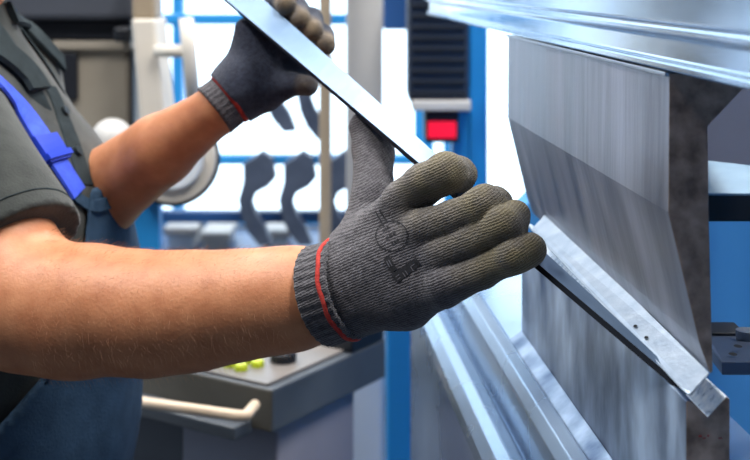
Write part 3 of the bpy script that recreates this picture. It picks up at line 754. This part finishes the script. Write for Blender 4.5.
# boxes on the sill
for (x0, x1, y0, m, lb) in ((166, 194, 229, 'white', 'pale storage box on the rack below the rails, nearest the blue post'), (203, 228, 234, 'greyenamel', 'pale storage box below the rails, in the middle of three'), (262, 288, 232, 'white', 'pale storage box below the hanging gooseneck tools')):
    lo, hi = pxbox(x0, y0, x1, 252, RD + .1, RD + .3)
    t = thing('storage_box', lb, 'box', ((lo[0] + hi[0]) / 2, RD + .2, lo[2]), 'pale boxes on the low shelf')
    MB().mm(lo, hi).make('box_body', M[m], t, bevel=.01); MB().mm((lo[0] - .006, lo[1] - .006, hi[2] - .018), (hi[0] + .006, hi[1] + .006, hi[2] + .004)).make('box_lid', M['greyenamel'], t, bevel=.004)
z = P(0, 252, RD + .1).z
sh_ = thing('low_shelf', 'dark blue low shelf behind the console carrying pale boxes', 'shelf', (P(230, 0, RD).x, RD + .2, 0))
MB().mm((P(140, 0, RD).x, RD + .085, z - .03), (P(420, 0, RD).x, RD + .35, z)).make('shelf_board', M['darkblue'], sh_, bevel=.003)
for x in (150, 400):
    a = P(x, 0, RD).x; MB().mm((a, RD + .12, 0), (a + .04, RD + .30, z - .03)).make('shelf_support', M['darkblue'], sh_)

# beige machine at the left with dark hood
bm_ = thing('beige_machine', 'beige machine cabinet with dark hood behind the worker', 'machine', (P(70, 0, 2.3).x, 2.4, 0))
lo, hi = pxbox(-60, 38, 131, 40, 2.3, 2.46)
MB().mm((lo[0], 2.3, 0), (hi[0], 2.46, P(0, 40, 2.3).z)).make('cabinet_body', M['beige'], bm_, bevel=.01)
MB().mm(*pxbox(-60, 20, 131, 40, 2.29, 2.46)).make('dark_band', M['bgblack'], bm_, bevel=.004)
MB().mm(*pxbox(-60, -120, 133, 20, 2.26, 2.46)).make('hood', M['bgdark'], bm_, bevel=.01)
MB().mm(*pxbox(40, 41, 131, 50, 2.285, 2.31)).make('top_ledge', M['beige'], bm_, bevel=.003)
MB().mm(*pxbox(42, 52, 77, 100, 2.29, 2.31)).make('dark_opening', M['bgblack'], bm_, bevel=.003)
hd = MB().mm(*pxbox(113, 27, 131, 42, 2.23, 2.3)).make('handle', M['black'], bm_, bevel=.006)
MB().mm(*pxbox(129.5, 50, 133.5, 160, 2.285, 2.32)).make('side_seam', M['bgblack'], bm_)
# cream upright with side handle
cu_ = thing('cream_upright', 'leaning cream upright with a parallel grab bar beside beige machine', 'upright', P(160, 260, 2.15))
def slab(pts, d, dep):
    r = [P(x, y, d) for x, y in pts]; return MB().prism(r, [v + Vector((0, dep, 0)) for v in r])
slab([(131, 19), (155, 19), (168, 150), (170, 196), (147, 196), (143, 150)], 2.15, .115).make('upright_plate', M['cream'], cu_, bevel=.005)
slab([(131, -60), (154, -60), (155, 19), (132, 19)], 2.16, .07).make('upright_head', M['tan'], cu_, bevel=.005)
gbar = MB().tube([P(186, 18, 2.12), P(189, 50, 2.12), P(194, 110, 2.12)], .0125, 12).make('grab_bar', M['cream'], cu_, smooth=True)
MB().tube([P(156, 51, 2.14), P(189, 51, 2.12)], .011, 12).make('cross_bar', M['cream'], gbar, smooth=True)
# round rim behind the far forearm
rw = thing('round_table', 'round cream tabletop edge behind the far forearm', 'table', P(160, 205, 1.9))
def disc(c, r, d, dep, m, nm, par):
    r0 = [P(c[0] + r * math.cos(k), c[1] + r * math.sin(k), d) for k in [i * 2 * math.pi / 64 for i in range(64)]]
    return MB().prism(r0, [v + Vector((0, dep, 0)) for v in r0]).make(nm, m, par, bevel=.003)
rw.name = 'round_guard'; rw['label'] = 'round cream guard disc with dark rim behind the far forearm'; rw['category'] = 'machine guard'
disc((172, 160), 47, 1.95, .02, M['black'], 'dark_rim', rw); disc((171.5, 159.5), 44, 1.935, .02, M['cream'], 'disc', rw); disc((171.5, 159.5), 31, 1.925, .02, M['white'], 'hub', rw)
MB().mm((P(133, 0, 1.97).x, 1.97, 0), (P(159, 0, 1.97).x, 2.0, P(0, 176, 1.97).z)).make('stand', M['blue'], rw)
# pale dome
dm, _, _ = isomesh('dome_cover', lambda p: np.maximum(cone(p, P(112, 141, 2.1), P(112, 140, 2.1), .036, .036, 1.0), P(112, 143, 2.1).z - p[:, 2]), n3(P(112, 141, 2.1)) - .06, n3(P(112, 141, 2.1)) + .06, .004, M['greyenamel'])
tag(dm, 'white domed cap resting in front of the beige machine', 'cap')
MBs = MB().mm((P(92, 0, 2.1).x, 2.03, 0), (P(130, 0, 2.1).x, 2.17, P(112, 143, 2.1).z)).make('grey_stand', M['greyenamel'], bevel=.004); tag(MBs, 'grey stand under the white domed cap', 'stand')

# control console
dirS = Vector((.545, .839, 0)); dirF = Vector((-.839, .545, 0)); UPV = Vector((0, 0, 1))
ct = thing('control_console', 'dark control console with yellow buttons below the near forearm', 'control console', (P(272, 0, 1.5) + dirS * .12 + dirF * .15).xy.to_3d())
c = P(272, 390, 1.5); hh = 44 / F * 1.5; WD, DP = .36, .255
def cbox(s0, s1, f0, f1, z0, z1): return [c + dirS * s + dirF * f + Vector((0, 0, zz)) for s, f, zz in ((s0, f0, z0), (s1, f0, z0), (s1, f1, z0), (s0, f1, z0), (s0, f0, z1), (s1, f0, z1), (s1, f1, z1), (s0, f1, z1))]
BF = [(3, 2, 1, 0), (4, 5, 6, 7), (0, 1, 5, 4), (1, 2, 6, 5), (2, 3, 7, 6), (3, 0, 4, 7)]
mesh('console_box', cbox(0, DP, 0, WD, -hh, 0), BF, None, ct, bevel=.003, mats=[M['console'], M['consfront']], fm=[0, 0, 0, 0, 0, 1])
mesh('top_panel', cbox(.006, .17, .012, WD - .01, 0, .004), BF, M['consoletop'], ct, bevel=.001)
mesh('raised_housing', cbox(.172, DP - .005, .0, WD, 0, .018), BF, M['black'], ct, bevel=.003)
def btn(name, s, f, r, h, m, z0=.004, par=None):
    p = c + dirS * s + dirF * f + Vector((0, 0, z0)); R = [[p + (dirS * math.cos(k) + dirF * math.sin(k)) * rr + Vector((0, 0, zz)) for k in [i * math.pi / 10 for i in range(20)]] for rr, zz in ((r, 0), (r, h * .7), (r * .8, h))]
    return MB().loft(R).make(name, m, par or ct, smooth=False)
for (s, f) in ((.030, .072), (.034, .094), (.038, .116), (.053, .064), (.057, .086), (.061, .108), (.080, .098)): btn('push_button', s, f, .0085, .008, M['yellow'])
e = btn('stop_button_base', .088, .050, .017, .014, M['black']); btn('stop_button', .088, .050, .013, .014, M['redbtn'], .018, e)
ra = c + dirS * -.05 + dirF * .03; 
rl = MB().tube([P(255, 405, 1.49), P(246, 416, 1.45), P(238, 416, 1.45), P(140, 402, 1.52), P(60, 392, 1.58)], .0066, 12).make('front_rail', M['rail'], ct, smooth=True)
mesh('rail_tray', [v + Vector((0, 0, -.0)) for v in cbox(-.035, 0, .03, WD, -hh - .004, -hh + .012)], BF, M['console'], ct, bevel=.002)
mesh('pedestal', cbox(.03, .20, .015, .17, -(c.z), -hh), BF, M['pedestal'], ct, bevel=.004)
mesh('pedestal_cabinet', cbox(.04, .22, .175, .34, -(c.z), -hh), BF, M['bgdark'], ct, bevel=.004)
wc = MB().mm((P(345, 0, 2.1).x, 2.1, 0), (P(384, 0, 2.1).x, 2.4, P(0, 352, 2.1).z)).make('white_cabinet', M['white'], bevel=.006); tag(wc, 'white cabinet between the console and the blue post', 'cabinet')

# ceiling lamps
LP = [(-1.3, .7), (-1.3, 2.7), (.5, .7), (.5, 2.7), (1.75, 1.6)]  # last lamp is added, out of view, to brighten the area behind the machine
for i, (x, y) in enumerate(LP):
    t = thing('ceiling_light', 'long white ceiling light above the workshop', 'ceiling light', (x, y, ZC - .09), 'ceiling lights')
    MB().mm((x - .12, y - .65, ZC - .06), (x + .12, y + .65, ZC - .001)).make('lamp_housing', M['white'], t)
    MB().mm((x - .10, y - .62, ZC - .075), (x + .10, y + .62, ZC - .06)).make('diffuser', M['lamp'], t)

# ------------------------------------------------------------------ light
def area(name, loc, rot, sx, sy, e, col_=(1, 1, 1), portal=False):
    l = bpy.data.lights.new(name, 'AREA'); l.shape = 'RECTANGLE'; l.size = sx; l.size_y = sy; l.energy = e; l.color = col_
    if portal: l.cycles.is_portal = True
    o = bpy.data.objects.new(name, l); C.objects.link(o); o.location = loc; o.rotation_euler = rot; return o
for i, (x, y) in enumerate(LP): area('lamp_light', (x, y, ZC - .08), (0, 0, 0), .2, 1.24, 67, (1, .97, .92))
R90 = math.pi / 2
for (a, b_, z0, z1) in (H0, H1, H2): area('portal', ((a + b_) / 2, Y1 + .12, (z0 + z1) / 2), (-R90, 0, 0), b_ - a, z1 - z0, 1, portal=True)
for (a, b_, z0, z1) in (L2,): area('portal', (X0 - .12, (a + b_) / 2, (z0 + z1) / 2), (0, -R90, 0), z1 - z0, b_ - a, 1, portal=True)
w = bpy.data.worlds.new('World'); S.world = w; w.use_nodes = True
bgn = w.node_tree.nodes['Background']; bgn.inputs[0].default_value = (.66, .84, 1.0, 1); bgn.inputs[1].default_value = 3.4

# ------------------------------------------------------------------ camera
cd = bpy.data.cameras.new('Camera'); co_ = bpy.data.objects.new('Camera', cd); C.objects.link(co_)
co_.location = CAM; co_.rotation_euler = (math.pi / 2, 0, 0)
cd.sensor_fit = 'HORIZONTAL'; cd.sensor_width = 36; cd.lens = 36 * F / 750; cd.shift_y = (HY - 230) / 750; cd.clip_start = .02
cd.dof.use_dof = True; cd.dof.focus_distance = .86; cd.dof.aperture_fstop = 9.0
S.camera = co_
S.view_settings.view_transform = 'Standard'; S.view_settings.look = 'None'; S.view_settings.gamma = 1; S.view_settings.use_curve_mapping = False
S.view_settings.exposure = 0
